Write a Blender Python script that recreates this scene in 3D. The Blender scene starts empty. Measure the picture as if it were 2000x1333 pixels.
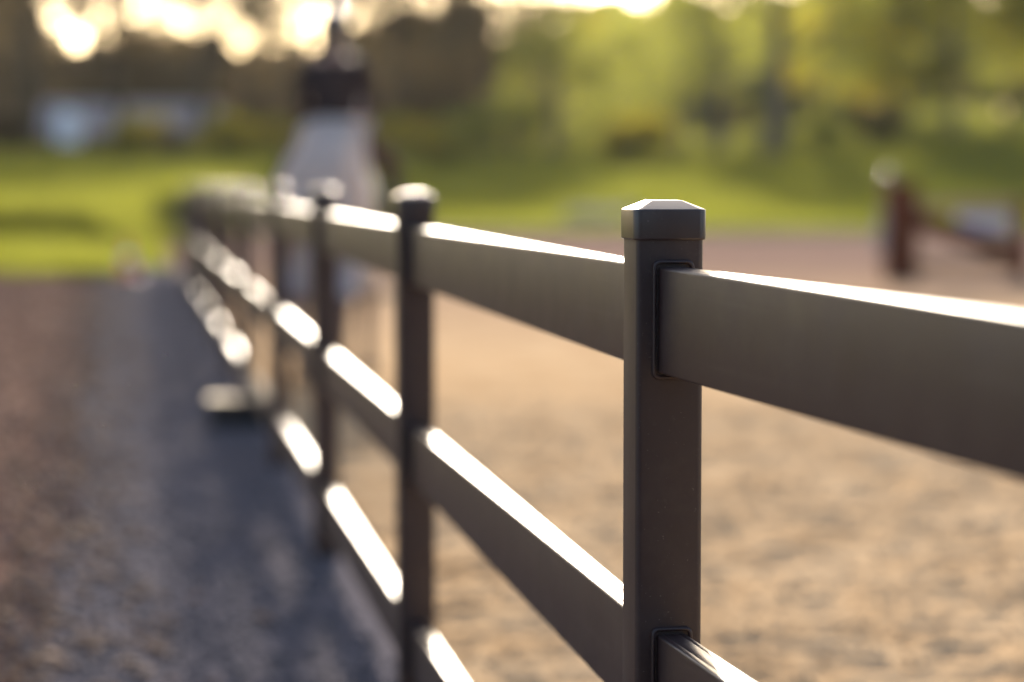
import bpy, bmesh, math, random
import numpy as np
from mathutils import Vector, Matrix, noise as mnoise

random.seed(7); rng = np.random.default_rng(7)
sc = bpy.context.scene
C = sc.collection
PI = math.pi

# ------------------------------------------------------------------ camera
H_CAM = 1.53
F = 4722.0                                   # focal length in pixels of the 2000 px photograph
cam_d = bpy.data.cameras.new('camera'); cam = bpy.data.objects.new('camera', cam_d); C.objects.link(cam)
cam_d.lens = 85; cam_d.sensor_width = 36; cam_d.clip_start = 0.05; cam_d.clip_end = 6000
PITCH = math.atan(321.5 / F)
cam.location = (0, 0, H_CAM); cam.rotation_euler = (PI/2 - PITCH, 0, 0)
cam_d.dof.use_dof = True; cam_d.dof.focus_distance = 3.53; cam_d.dof.aperture_fstop = 1.6
cam_d.dof.aperture_blades = 0
sc.camera = cam

# ------------------------------------------------------------------ sky, sun, exposure
SUN_EL, SUN_AZ = math.radians(18), math.radians(-1.4)
world = bpy.data.worlds.new('World'); sc.world = world; world.use_nodes = True
wn = world.node_tree; bg = wn.nodes['Background']
sky = wn.nodes.new('ShaderNodeTexSky'); sky.sky_type = 'NISHITA'; sky.sun_disc = False
sky.sun_elevation = SUN_EL; sky.sun_rotation = SUN_AZ; sky.air_density = 0.8; sky.dust_density = 2.2; sky.ozone_density = 0.3
wn.links.new(sky.outputs[0], bg.inputs[0]); bg.inputs[1].default_value = 0.118
sun_d = bpy.data.lights.new('sun', 'SUN'); sun = bpy.data.objects.new('sun', sun_d); C.objects.link(sun)
sun_d.energy = 4.0; sun_d.angle = math.radians(3.0); sun_d.color = (1.0, 0.87, 0.71)
sdir = Vector((math.sin(SUN_AZ)*math.cos(SUN_EL), math.cos(SUN_AZ)*math.cos(SUN_EL), math.sin(SUN_EL)))
sun.rotation_euler = sdir.to_track_quat('Z', 'Y').to_euler()
sc.view_settings.view_transform = 'Standard'; sc.view_settings.look = 'None'
sc.view_settings.gamma = 1; sc.view_settings.use_curve_mapping = False
sc.view_settings.exposure = 1.5
sc.render.engine = 'CYCLES'
sc.cycles.max_bounces = 6; sc.cycles.transmission_bounces = 4; sc.cycles.diffuse_bounces = 3
sc.cycles.sample_clamp_indirect = 6

# ------------------------------------------------------------------ helpers
def at(px, py, D):
    """world point seen at pixel (px, py) of the photograph at depth y = D"""
    u = (px - 1000) / F; v = (666.5 - py) / F
    d = Vector((u, math.cos(PITCH) + v*math.sin(PITCH), -math.sin(PITCH) + v*math.cos(PITCH)))
    return Vector((0, 0, H_CAM)) + d * (D / d.y)

def tag(o, label=None, cat=None, group=None, kind=None):
    if label: o['label'] = label
    if cat: o['category'] = cat
    if group: o['group'] = group
    if kind: o['kind'] = kind
    return o

def empty(name, loc=(0, 0, 0), rz=0, label=None, cat=None, group=None):
    o = bpy.data.objects.new(name, None); C.objects.link(o); o.location = loc; o.rotation_euler = (0, 0, rz)
    o.empty_display_size = 0.1
    return tag(o, label, cat, group)

def link(name, me, parent=None, loc=(0, 0, 0), rot=(0, 0, 0)):
    o = bpy.data.objects.new(name, me); C.objects.link(o)
    o.location = loc; o.rotation_euler = rot
    if parent is not None: o.parent = parent
    return o

def bm_obj(name, bm, mat, parent=None, smooth=False, **k):
    me = bpy.data.meshes.new(name); bm.to_mesh(me); bm.free()
    if mat: me.materials.append(mat)
    if smooth: me.polygons.foreach_set('use_smooth', [True]*len(me.polygons))
    return link(name, me, parent, **k)

def mesh_np(name, V, Fc, mat):
    """V (n,3), Fc (m,k)"""
    me = bpy.data.meshes.new(name)
    V = np.asarray(V, dtype=np.float32); Fc = np.asarray(Fc, dtype=np.int32)
    m, k = Fc.shape
    me.vertices.add(len(V)); me.vertices.foreach_set('co', V.ravel())
    me.loops.add(m*k); me.loops.foreach_set('vertex_index', Fc.ravel())
    me.polygons.add(m); me.polygons.foreach_set('loop_start', np.arange(m)*k)
    me.update(calc_edges=True); me.validate()
    if mat: me.materials.append(mat)
    return me

def box(bm, cx, cy, cz, sx, sy, sz, bevel=0.0, seg=2, rot=None):
    g = bmesh.ops.create_cube(bm, size=1.0); vs = g['verts']
    M = Matrix.Diagonal((sx, sy, sz, 1))
    bmesh.ops.transform(bm, matrix=M, verts=vs)
    if bevel > 0:
        es = list({e for v in vs for e in v.link_edges})
        r = bmesh.ops.bevel(bm, geom=es, offset=bevel, segments=seg, profile=0.5, affect='EDGES')
        vs = list({v for f in r['faces'] for v in f.verts} | {v for v in vs if v.is_valid})
    T = Matrix.Translation((cx, cy, cz))
    if rot is not None: T = T @ rot
    bmesh.ops.transform(bm, matrix=T, verts=vs)
    return vs

def tube(bm, pts, radii, n=8, cap=True):
    rings = []
    P = [Vector(p) for p in pts]
    for i, p in enumerate(P):
        d = (P[min(i+1, len(P)-1)] - P[max(i-1, 0)]).normalized()
        a = d.orthogonal().normalized() if i == 0 else (prev - d*prev.dot(d)).normalized()
        prev = a; b = d.cross(a)
        rings.append([bm.verts.new(p + (a*math.cos(2*PI*k/n) + b*math.sin(2*PI*k/n))*radii[i]) for k in range(n)])
    for r0, r1 in zip(rings, rings[1:]):
        for k in range(n):
            bm.faces.new((r0[k], r0[(k+1) % n], r1[(k+1) % n], r1[k]))
    if cap:
        bm.faces.new(rings[0][::-1]); bm.faces.new(rings[-1])

def skin(name, verts, edges, radii, mat, parent, root=0, levels=2, loc=(0, 0, 0)):
    """one continuous surface grown over a skeleton, then frozen to a mesh"""
    me = bpy.data.meshes.new(name); me.from_pydata(verts, edges, []); me.update()
    o = bpy.data.objects.new(name, me); C.objects.link(o)
    m = o.modifiers.new('skin', 'SKIN'); m.use_smooth_shade = True
    if not me.skin_vertices:
        bpy.context.view_layer.objects.active = o
        bpy.ops.mesh.customdata_skin_add()
    sv = me.skin_vertices[0].data
    for i, r in enumerate(radii):
        sv[i].radius = (r, r) if not isinstance(r, tuple) else r
        sv[i].use_root = (i == root)
    s = o.modifiers.new('sub', 'SUBSURF'); s.levels = levels; s.render_levels = levels
    dg = bpy.context.evaluated_depsgraph_get()
    m2 = bpy.data.meshes.new_from_object(o.evaluated_get(dg)); m2.name = name
    bpy.data.objects.remove(o); m2.materials.clear(); m2.materials.append(mat)
    m2.polygons.foreach_set('use_smooth', [True]*len(m2.polygons))
    return link(name, m2, parent, loc=loc)

# ------------------------------------------------------------------ materials
def mat(name, col, rough=0.6, spec=0.5, noise=None, bump=None, metallic=0.0, coat=0.0):
    """noise=(scale, col2, detail, lo, hi); bump=(scale, strength, distance)"""
    m = bpy.data.materials.new(name); m.use_nodes = True; nt = m.node_tree; b = nt.nodes['Principled BSDF']
    b.inputs['Base Color'].default_value = (*col, 1); b.inputs['Roughness'].default_value = rough
    b.inputs['Specular IOR Level'].default_value = spec; b.inputs['Metallic'].default_value = metallic
    b.inputs['Coat Weight'].default_value = coat
    geo = nt.nodes.new('ShaderNodeNewGeometry')
    if noise:
        sc_, c2, det, lo, hi = noise
        n = nt.nodes.new('ShaderNodeTexNoise'); n.inputs['Scale'].default_value = sc_; n.inputs['Detail'].default_value = det
        nt.links.new(geo.outputs['Position'], n.inputs['Vector'])
        r = nt.nodes.new('ShaderNodeValToRGB'); r.color_ramp.elements[0].position = lo; r.color_ramp.elements[1].position = hi
        r.color_ramp.elements[0].color = (*col, 1); r.color_ramp.elements[1].color = (*c2, 1)
        nt.links.new(n.outputs['Fac'], r.inputs['Fac']); nt.links.new(r.outputs['Color'], b.inputs['Base Color'])
    if bump:
        n2 = nt.nodes.new('ShaderNodeTexNoise'); n2.inputs['Scale'].default_value = bump[0]; n2.inputs['Detail'].default_value = 6
        nt.links.new(geo.outputs['Position'], n2.inputs['Vector'])
        bp = nt.nodes.new('ShaderNodeBump'); bp.inputs['Strength'].default_value = bump[1]; bp.inputs['Distance'].default_value = bump[2]
        nt.links.new(n2.outputs['Fac'], bp.inputs['Height']); nt.links.new(bp.outputs['Normal'], b.inputs['Normal'])
    return m

def leaf_mat(name, col, trans, fac=0.5, scale=0.6, col2=None, trans2=None):
    m = bpy.data.materials.new(name); m.use_nodes = True; nt = m.node_tree
    nt.nodes.remove(nt.nodes['Principled BSDF']); out = nt.nodes['Material Output']
    d = nt.nodes.new('ShaderNodeBsdfDiffuse'); t = nt.nodes.new('ShaderNodeBsdfTranslucent')
    mx = nt.nodes.new('ShaderNodeMixShader'); mx.inputs[0].default_value = fac
    geo = nt.nodes.new('ShaderNodeNewGeometry')
    n = nt.nodes.new('ShaderNodeTexNoise'); n.inputs['Scale'].default_value = scale; n.inputs['Detail'].default_value = 3
    nt.links.new(geo.outputs['Position'], n.inputs['Vector'])
    for bs, a, c in ((d, col, col2 or tuple(x*1.5 for x in col)), (t, trans, trans2 or tuple(x*1.4 for x in trans))):
        r = nt.nodes.new('ShaderNodeValToRGB'); r.color_ramp.elements[0].position = 0.35; r.color_ramp.elements[1].position = 0.65
        r.color_ramp.elements[0].color = (*a, 1); r.color_ramp.elements[1].color = (*c, 1)
        nt.links.new(n.outputs['Fac'], r.inputs['Fac']); nt.links.new(r.outputs['Color'], bs.inputs['Color'])
    nt.links.new(d.outputs[0], mx.inputs[1]); nt.links.new(t.outputs[0], mx.inputs[2]); nt.links.new(mx.outputs[0], out.inputs['Surface'])
    return m

def plastic_mat():
    """brown powder-coated / PVC fence profile: fine lengthwise drawing lines, dust specks, uneven gloss"""
    m = bpy.data.materials.new('brown_fence_plastic'); m.use_nodes = True; nt = m.node_tree; b = nt.nodes['Principled BSDF']
    N = nt.nodes.new; L = nt.links.new
    tc = N('ShaderNodeTexCoord')
    n = N('ShaderNodeTexNoise'); n.inputs['Scale'].default_value = 9; n.inputs['Detail'].default_value = 5
    L(tc.outputs['Object'], n.inputs['Vector'])
    r = N('ShaderNodeValToRGB'); r.color_ramp.elements[0].position = .3; r.color_ramp.elements[1].position = .75
    r.color_ramp.elements[0].color = (.032, .0165, .0165, 1); r.color_ramp.elements[1].color = (.041, .0225, .0215, 1)
    L(n.outputs['Fac'], r.inputs['Fac'])
    sp = N('ShaderNodeTexNoise'); sp.inputs['Scale'].default_value = 190; sp.inputs['Detail'].default_value = 2
    L(tc.outputs['Object'], sp.inputs['Vector'])
    sr = N('ShaderNodeValToRGB'); sr.color_ramp.elements[0].position = .71; sr.color_ramp.elements[1].position = .75
    L(sp.outputs['Fac'], sr.inputs['Fac'])
    mx = N('ShaderNodeMix'); mx.data_type = 'RGBA'; mx.inputs['B'].default_value = (.16, .14, .12, 1)
    ml = N('ShaderNodeMath'); ml.operation = 'MULTIPLY'; ml.inputs[1].default_value = .55
    L(sr.outputs['Color'], ml.inputs[0]); L(ml.outputs[0], mx.inputs['Factor'])
    d1 = N('ShaderNodeTexNoise'); d1.inputs['Scale'].default_value = 5.5; d1.inputs['Detail'].default_value = 9; d1.inputs['Roughness'].default_value = .72; L(tc.outputs['Object'], d1.inputs['Vector'])
    dr = N('ShaderNodeMapRange'); dr.inputs['From Min'].default_value = .50; dr.inputs['From Max'].default_value = .78; dr.inputs['To Max'].default_value = .24; L(d1.outputs['Fac'], dr.inputs['Value'])
    m3 = N('ShaderNodeMix'); m3.data_type = 'RGBA'; m3.inputs['B'].default_value = (.150, .115, .088, 1); L(dr.outputs[0], m3.inputs['Factor']); L(r.outputs['Color'], m3.inputs['A'])
    sm = N('ShaderNodeMapping'); sm.inputs['Scale'].default_value = (60, 1.3, 75); L(tc.outputs['Object'], sm.inputs['Vector'])
    s1 = N('ShaderNodeTexNoise'); s1.inputs['Scale'].default_value = 1; s1.inputs['Detail'].default_value = 3; L(sm.outputs[0], s1.inputs['Vector'])
    s2 = N('ShaderNodeMapRange'); s2.inputs['From Min'].default_value = .64; s2.inputs['From Max'].default_value = .74; s2.inputs['To Max'].default_value = .22; L(s1.outputs['Fac'], s2.inputs['Value'])
    m4 = N('ShaderNodeMix'); m4.data_type = 'RGBA'; m4.inputs['B'].default_value = (.105, .082, .068, 1); L(s2.outputs[0], m4.inputs['Factor']); L(m3.outputs['Result'], m4.inputs['A'])
    L(m4.outputs['Result'], mx.inputs['A']); L(mx.outputs['Result'], b.inputs['Base Color'])
    mp = N('ShaderNodeMapping'); mp.inputs['Scale'].default_value = (900, 3, 900); L(tc.outputs['Object'], mp.inputs['Vector'])
    ln = N('ShaderNodeTexNoise'); ln.inputs['Scale'].default_value = 1; ln.inputs['Detail'].default_value = 2; L(mp.outputs[0], ln.inputs['Vector'])
    gr = N('ShaderNodeTexNoise'); gr.inputs['Scale'].default_value = 420; gr.inputs['Detail'].default_value = 3; L(tc.outputs['Object'], gr.inputs['Vector'])
    ad = N('ShaderNodeMath'); ad.operation = 'ADD'; L(ln.outputs['Fac'], ad.inputs[0]); L(gr.outputs['Fac'], ad.inputs[1])
    bp = N('ShaderNodeBump'); bp.inputs['Strength'].default_value = .12; bp.inputs['Distance'].default_value = .0004
    L(ad.outputs[0], bp.inputs['Height']); L(bp.outputs['Normal'], b.inputs['Normal'])
    rr = N('ShaderNodeMapRange'); rr.inputs['To Min'].default_value = .33; rr.inputs['To Max'].default_value = .55
    n.inputs['Roughness'].default_value = .62
    L(n.outputs['Fac'], rr.inputs['Value']); L(rr.outputs[0], b.inputs['Roughness'])
    b.inputs['Specular IOR Level'].default_value = .6
    return m

M_fence = plastic_mat()
M_cap = M_fence.copy(); M_cap.name = 'glossy_cap_plastic'
cb_ = M_cap.node_tree.nodes['Principled BSDF']; cb_.inputs['Specular IOR Level'].default_value = .75; cb_.inputs['Roughness'].default_value = .3
for l_ in list(cb_.inputs['Roughness'].links): M_cap.node_tree.links.remove(l_)
M_sand = mat('arena_sand', (.40, .272, .155), .95, .03, noise=(2.1, (.52, .378, .235), 8, .32, .62), bump=(26, .35, .015))
nt_ = M_sand.node_tree; b_ = nt_.nodes['Principled BSDF']; cl_ = b_.inputs['Base Color'].links[0].from_socket
g_ = nt_.nodes.new('ShaderNodeNewGeometry'); sx_ = nt_.nodes.new('ShaderNodeSeparateXYZ'); nt_.links.new(g_.outputs['Position'], sx_.inputs[0])
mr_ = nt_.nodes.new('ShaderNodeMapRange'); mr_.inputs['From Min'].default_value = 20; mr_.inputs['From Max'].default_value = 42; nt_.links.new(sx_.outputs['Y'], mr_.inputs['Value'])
mm_ = nt_.nodes.new('ShaderNodeMix'); mm_.data_type = 'RGBA'; mm_.inputs['B'].default_value = (.225, .155, .125, 1)   # sand turns darker towards the far end of the arena
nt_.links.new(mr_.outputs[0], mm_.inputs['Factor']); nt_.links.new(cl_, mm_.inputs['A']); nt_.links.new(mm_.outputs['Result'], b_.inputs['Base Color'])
M_gravel = mat('slate_gravel', (.105, .097, .114), .95, .04, noise=(60, (.15, .14, .155), 4, .35, .65), bump=(55, .5, .01))
M_stone = mat('slate_stone', (.105, .097, .114), .85, .06, noise=(22, (.18, .167, .18), 2, .35, .7))
M_soil = mat('soil', (.12, .072, .057), .98, .03, noise=(2.2, (.25, .168, .135), 8, .35, .7), bump=(18, 1, .05))
M_litter = mat('leaf_litter', (.075, .036, .023), .85, .1, noise=(11, (.19, .115, .08), 3, .35, .65))
M_lawn = mat('lawn', (.10, .10, .018), .9, .1, noise=(.35, (.12, .12, .02), 5, .3, .7))
M_ground = mat('field_ground', (.060, .045, .038), .95, .1, noise=(.05, (.085, .062, .052), 5, .3, .7))
M_grass = leaf_mat('grass_blade', (.095, .105, .020), (.21, .225, .030), .55, .25)
M_leaf_spring = leaf_mat('spring_leaf', (.10, .108, .028), (.30, .315, .060), .6, .5)
M_leaf_green = leaf_mat('green_leaf', (.065, .07, .012), (.22, .215, .016), .55, .5)
M_leaf_yellow = leaf_mat('yellow_leaf', (.12, .105, .018), (.42, .36, .03), .6, .8)
M_leaf_brown = leaf_mat('bare_twig_leaf', (.09, .068, .042), (.13, .10, .05), .5, .6)
M_conifer = leaf_mat('conifer_needle', (.032, .027, .014), (.05, .04, .015), .4, .5)
M_bark = mat('bark', (.11, .08, .058), .9, .2, noise=(6, (.16, .125, .095), 5, .3, .7), bump=(20, .8, .03))
M_bark_dark = mat('dark_bark', (.055, .042, .03), .9, .2, noise=(6, (.085, .068, .05), 5, .3, .7))
M_horse = mat('grey_horse_coat', (.36, .345, .37), .9, .1, noise=(5, (.48, .46, .49), 4, .35, .65))
M_horse_dark = mat('dark_horse_leg', (.10, .07, .065), .6, .3)
M_hair = mat('grey_horse_hair', (.36, .33, .35), .6, .3, noise=(30, (.48, .45, .46), 3, .3, .7))
M_hoof = mat('hoof', (.07, .055, .045), .5)
M_leather = mat('dark_leather', (.035, .02, .015), .35, .5)
M_jacket = mat('dark_brown_jacket', (.038, .029, .028), .9, .1, noise=(14, (.055, .042, .04), 3, .3, .7))
M_breech = mat('dark_breeches', (.07, .042, .036), .85, .2)
M_rug = mat('lavender_rug', (.84, .70, .62), .95, .05, noise=(4, (.88, .77, .69), 3, .3, .7), bump=(9, .6, .03))
M_skin = mat('skin', (.48, .30, .23), .55, .4)
M_helmet = mat('black_helmet', (.03, .025, .025), .28, .6, coat=.3)
M_humanhair = mat('brown_hair', (.06, .035, .025), .6)
M_wood = mat('brown_stained_wood', (.090, .028, .014), .8, .15, noise=(9, (.13, .044, .022), 4, .3, .7))
M_wood2 = mat('weathered_wood', (.27, .17, .10), .7, .3, noise=(9, (.36, .25, .16), 4, .3, .7))
M_pole = mat('pale_jump_paint', (.42, .42, .50), .45, .5)
M_palewood = mat('pale_timber', (.42, .33, .22), .8, .3)
M_roof = mat('grey_roof_sheet', (.33, .29, .295), .95, .05, noise=(.7, (.40, .355, .36), 3, .3, .7))
M_barn = mat('dark_barn_board', (.09, .065, .05), .85, .2)
M_white = mat('white_trailer_paint', (.80, .80, .84), .8, .1)
M_black = mat('black_plastic', (.02, .02, .022), .3, .5)
M_rubber = mat('rubber', (.02, .02, .02), .8, .3)
M_red = mat('red_lens', (.35, .02, .015), .3)
M_cone = mat('orange_cone', (.65, .16, .09), .5)
M_rock = mat('boulder', (.16, .14, .14), .85, .3, noise=(3, (.24, .22, .21), 5, .3, .7), bump=(8, .7, .05))

for m_ in (M_sand, M_gravel, M_soil, M_lawn, M_ground): m_.node_tree.nodes['Principled BSDF'].inputs['Specular IOR Level'].default_value = 0

# ------------------------------------------------------------------ terrain
def ss(a, b, t):
    t = np.clip((t - a) / (b - a), 0, 1); return t*t*(3 - 2*t)
def terrain(x, y):
    x = np.asarray(x, float); y = np.asarray(y, float)
    left = 1 - ss(-8.8, -7.3, x + 0*(y))                        # where the bank is
    zl = .25*ss(38, 48, y) + .50*ss(48.0, 49.3, y) + 1.9*ss(50, 118, y)
    zr = 2.55*ss(64, 118, y)
    z = left*zl + (1-left)*zr
    z += ss(10, 24, x)*ss(84, 100, y)*1.1                       # rising slope on the right
    z += .05*np.sin(x*.55 + 1)*np.sin(y*.21)*ss(40, 60, y)
    z += 6*ss(150, 320, y)
    return z
def tz(x, y): return float(terrain(x, y))

FD = Vector((-0.1612, 1, 0)).normalized()                       # fence direction, away from the camera
FN = Vector((-FD.y, FD.x, 0))                                   # its left-hand normal
P1 = at(1293, 900, 3.57); P1.z = 0
FROT = math.atan2(FD.y, FD.x) - PI/2
SP = 3.05
def fence_x(y): return P1.x + (y - P1.y)*FD.x/FD.y

def grid_sheet(name, xf, ys, nu, zf, material, label=None):
    """sheet between x0(y), x1(y) for the given ys"""
    V = []; nv = len(ys)
    for y in ys:
        x0, x1 = xf(y); xs = np.linspace(x0, x1, nu)
        V.append(np.stack([xs, np.full(nu, y), zf(xs, np.full(nu, y))], 1))
    V = np.concatenate(V)
    i = np.arange(nv-1)[:, None]*nu + np.arange(nu-1)[None, :]; i = i.ravel()
    Fc = np.stack([i, i+1, i+nu+1, i+nu], 1)
    me = mesh_np(name, V, Fc, material); me.polygons.foreach_set('use_smooth', [True]*len(me.polygons))
    o = link(name, me); o['kind'] = 'structure'
    return o

def vnoise(x, y, seed=0):
    """cheap vectorised value noise"""
    xi = np.floor(x).astype(np.int64); yi = np.floor(y).astype(np.int64); xf = x - xi; yf = y - yi
    def h(a, b):
        n = (a*374761393 + b*668265263 + seed*974634777) & 0xffffffff
        n = ((n ^ (n >> 13))*1274126177) & 0xffffffff
        return ((n ^ (n >> 16)) & 0xffff) / 65535.0
    u = xf*xf*(3-2*xf); v = yf*yf*(3-2*yf)
    return (h(xi, yi)*(1-u) + h(xi+1, yi)*u)*(1-v) + (h(xi, yi+1)*(1-u) + h(xi+1, yi+1)*u)*v
def fbm(x, y, s, oct=4, seed=0):
    r = 0; a = 1; t = 0
    for o in range(oct):
        r = r + a*vnoise(x*s, y*s, seed+o); t += a; a *= .5; s *= 2.03
    return r/t

# base ground to the horizon
bm = bmesh.new(); bmesh.ops.create_grid(bm, x_segments=2, y_segments=2, size=2500)
g = bm_obj('ground', bm, M_ground, loc=(0, 0, -.25)); g['kind'] = 'structure'
# lawn sheet
ys = np.concatenate([np.arange(-6, 36, 3.0), np.arange(36, 60, .5), np.arange(60, 330, 3)])
def lawn_x(y):
    if y < 37: return (-160, -7.3 + .35*math.sin(y*.7))
    return (-160, 200)
def lawn_z(x, y):
    z = terrain(x, y)
    arena = (x > fence_x(y) - np.where(y < 39.5, 1.2, .1)) & (y < 62.5)
    return np.where(arena, -.06, z + .01)
# left-hand lawn near the camera, then the wide one behind
grid_sheet('lawn', lambda y: (-60, -12.5 + 4.9*float(ss(31, 36.5, y)) + .3*math.sin(y*.7)), np.arange(-8, 37.6, .5), 30, lambda x, y: x*0 + .01, M_lawn)
grid_sheet('lawn', lambda y: (-160, 200), np.concatenate([np.arange(37, 66, .25), np.arange(66, 330, 3)]), 361, lawn_z, M_lawn)
# earth border left of the gravel path
def soil_z(x, y): k = .06 + .10*ss(.3, 1.2, fence_x(y) - .9 - x); return -.02 + k*(fbm(x, y, 2.4, 5, 3)-.5) + .02*(k-.06)/.1
grid_sheet('earth_border', lambda y: (-13.6, fence_x(y) - .75), np.arange(1, 38.2, .06), 190, soil_z, M_soil)
# gravel path, .9 m wide along the fence
def path_z(x, y): return .012 + .012*fbm(x, y, 6, 3, 9)
def path_x(y):
    w = 1.03 + .05*math.sin(y*.9) + .025*math.sin(y*2.7+1)
    return (fence_x(y) - w, fence_x(y) + .10)
grid_sheet('gravel_path', path_x, np.arange(2, 40.5, .05), 24, path_z, M_gravel)
# riding-arena sand: trodden, with hoof marks and clods close by
def sand_z(x, y):
    near = 1 - ss(12, 26, y)
    a = fbm(x, y, 1.1, 3, 1) - .5
    b = fbm(x, y, 5.5, 4, 5)
    b = np.abs(b - .5)*2
    c = fbm(x, y, 13, 3, 8) - .5
    return .01 + .03*a - near*(.026*np.clip(.28 - b, 0, 1)/.28 - .020*c)
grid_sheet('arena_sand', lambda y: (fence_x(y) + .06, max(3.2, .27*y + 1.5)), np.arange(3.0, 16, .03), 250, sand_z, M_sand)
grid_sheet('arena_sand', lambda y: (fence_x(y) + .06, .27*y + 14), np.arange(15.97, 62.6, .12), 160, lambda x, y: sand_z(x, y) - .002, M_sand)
grid_sheet('arena_sand', lambda y: (max(3.2, .27*y + 1.5) - .05, 30), np.arange(-6, 16.1, .3), 90, lambda x, y: sand_z(x, y) - .006, M_sand)
grid_sheet('arena_sand', lambda y: (fence_x(y) + .06, 3.3), np.arange(-6, 3.1, .3), 20, lambda x, y: sand_z(x, y) - .006, M_sand)

# ------------------------------------------------------------------ loose ground cover (stuff)
def chunks(name, n, xy, size, zf, material, flat=.5, label=None, cat=None):
    """n irregular stones / chips as low-poly lumps in one mesh"""
    base = np.array([[1,0,0],[0,1,0],[-1,0,0],[0,-1,0],[.1,.1,1],[0,0,-1]], float)
    fc = np.array([[0,1,4],[1,2,4],[2,3,4],[3,0,4],[1,0,5],[2,1,5],[3,2,5],[0,3,5]])
    s = rng.uniform(size[0], size[1], (n, 1, 1))
    V = base[None]*s*rng.uniform(.55, 1.25, (n, 6, 3)); V[:, :, 2] *= flat
    a = rng.uniform(0, 2*PI, n); ca, sa = np.cos(a), np.sin(a)
    x = V[:, :, 0]*ca[:, None] - V[:, :, 1]*sa[:, None]; y = V[:, :, 0]*sa[:, None] + V[:, :, 1]*ca[:, None]
    t = rng.uniform(-.5, .5, (n, 1)); z = V[:, :, 2] + t*x
    zz = zf(xy[:, 0], xy[:, 1]) + s[:, 0, 0]*flat*.35
    W = np.stack([x + xy[:, 0:1], y + xy[:, 1:2], z + zz[:, None]], 2).reshape(-1, 3)
    Fc = (fc[None] + 6*np.arange(n)[:, None, None]).reshape(-1, 3)
    o = link(name, mesh_np(name, W, Fc, material)); return tag(o, label, cat, None, 'stuff')

n = 26000
y = 3.5 + 34*rng.random(n)**1.7
xy = np.stack([fence_x(y) + .02 - rng.random(n)*(1.06 + .25*np.abs(rng.normal(0, 1, n))), y], 1)
chunks('path_gravel', n, xy, (.006, .019), path_z, M_stone, .7, 'blue grey crushed stone covering the narrow path beside the fence', 'gravel')
n = 16000
y = 4.5 + 32*rng.random(n)**1.5
xy = np.stack([fence_x(y) - .72 - 4.8*rng.random(n)**1.4, y], 1)
chunks('leaf_litter', n, xy, (.012, .045), soil_z, M_litter, .45, 'brown bark chips and dead leaves on the earth left of the path', 'leaf litter')
n = 9000
y = 5.0 + 14*rng.random(n)**1.4
xy = np.stack([fence_x(y) + .15 + (2.2+.25*y)*rng.random(n), y], 1)
chunks('sand_clods', n, xy, (.004, .016), sand_z, M_sand, .7, 'small crumbs of damp sand scattered over the trodden arena surface', 'sand')

n = 1500
y = 6 + 30*rng.random(n)**1.3
xy = np.stack([fence_x(y) - 1.0 + rng.normal(0, .22, n), y], 1)
chunks('dead_leaves', n, xy, (.018, .05), lambda x, y: path_z(x, y) + .01, M_litter, .25, 'curled brown dead leaves scattered across the edge of the gravel path', 'leaves')

# grass blades on the lawn
def grass(n):
    y = np.concatenate([37.2 + 78*rng.random(n)**1.25, 8 + 30*rng.random(n//6)])
    x = np.concatenate([(rng.random(n)*2 - 1)*(.225*y[:n] + 1.5) - .8, -12.6 - 14*rng.random(n//6)])
    keep = ~((x > fence_x(y) - np.where(y < 40, .9, .1)) & (y < 62.8)); keep |= (y < 37.2)
    x, y = x[keep], y[keep]
    tuft = fbm(x, y, .8, 3, 21)
    hgt = (.07 + .12*rng.random(len(x)))*(.6 + .9*tuft); w = .035 + .0007*y
    a = rng.uniform(0, PI, len(x)); z = np.where(y < 37.2, .01, terrain(x, y) + .01)
    dx, dy = np.cos(a)*w, np.sin(a)*w
    lx, ly = rng.normal(0, .35, len(x))*hgt, rng.normal(0, .35, len(x))*hgt
    V = np.stack([np.stack([x-dx, y-dy, z], 1), np.stack([x+dx, y+dy, z], 1), np.stack([x+lx, y+ly, z+hgt], 1)], 1).reshape(-1, 3)
    Fc = np.arange(len(x)*3).reshape(-1, 3)
    o = link('lawn_grass', mesh_np('lawn_grass', V, Fc, M_grass))
    tag(o, 'bright green spring grass covering the lawn behind the sand arena', 'grass', None, 'stuff')
grass(230000)

# ------------------------------------------------------------------ arena fence
fence = empty('arena_fence', P1, FROT, 'long dark brown three rail fence with capped posts beside the gravel path', 'fence')
W = .100
def rounded_square(w, r, seg=5):
    pts = []
    for cx, cy, a0 in ((1, 1, 0), (-1, 1, 90), (-1, -1, 180), (1, -1, 270)):
        for k in range(seg+1):
            a = math.radians(a0 + 90*k/seg)
            pts.append((cx*(w/2 - r) + r*math.cos(a), cy*(w/2 - r) + r*math.sin(a)))
    return pts
def loft(bm, sections, cap0=True, cap1=True):
    """sections: list of (outline pts, z)"""
    rings = [[bm.verts.new((x, y, z)) for x, y in pts] for pts, z in sections]
    n = len(rings[0])
    for a, b in zip(rings, rings[1:]):
        for k in range(n): bm.faces.new((a[k], a[(k+1) % n], b[(k+1) % n], b[k]))
    if cap0: bm.faces.new(rings[0][::-1])
    if cap1: bm.faces.new(rings[-1])

def auto_smooth(me, ang=35):
    me.polygons.foreach_set('use_smooth', [True]*len(me.polygons))
    bm = bmesh.new(); bm.from_mesh(me)
    for e in bm.edges:
        if len(e.link_faces) == 2: e.smooth = e.calc_face_angle() < math.radians(ang)
    bm.to_mesh(me); bm.free()

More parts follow.
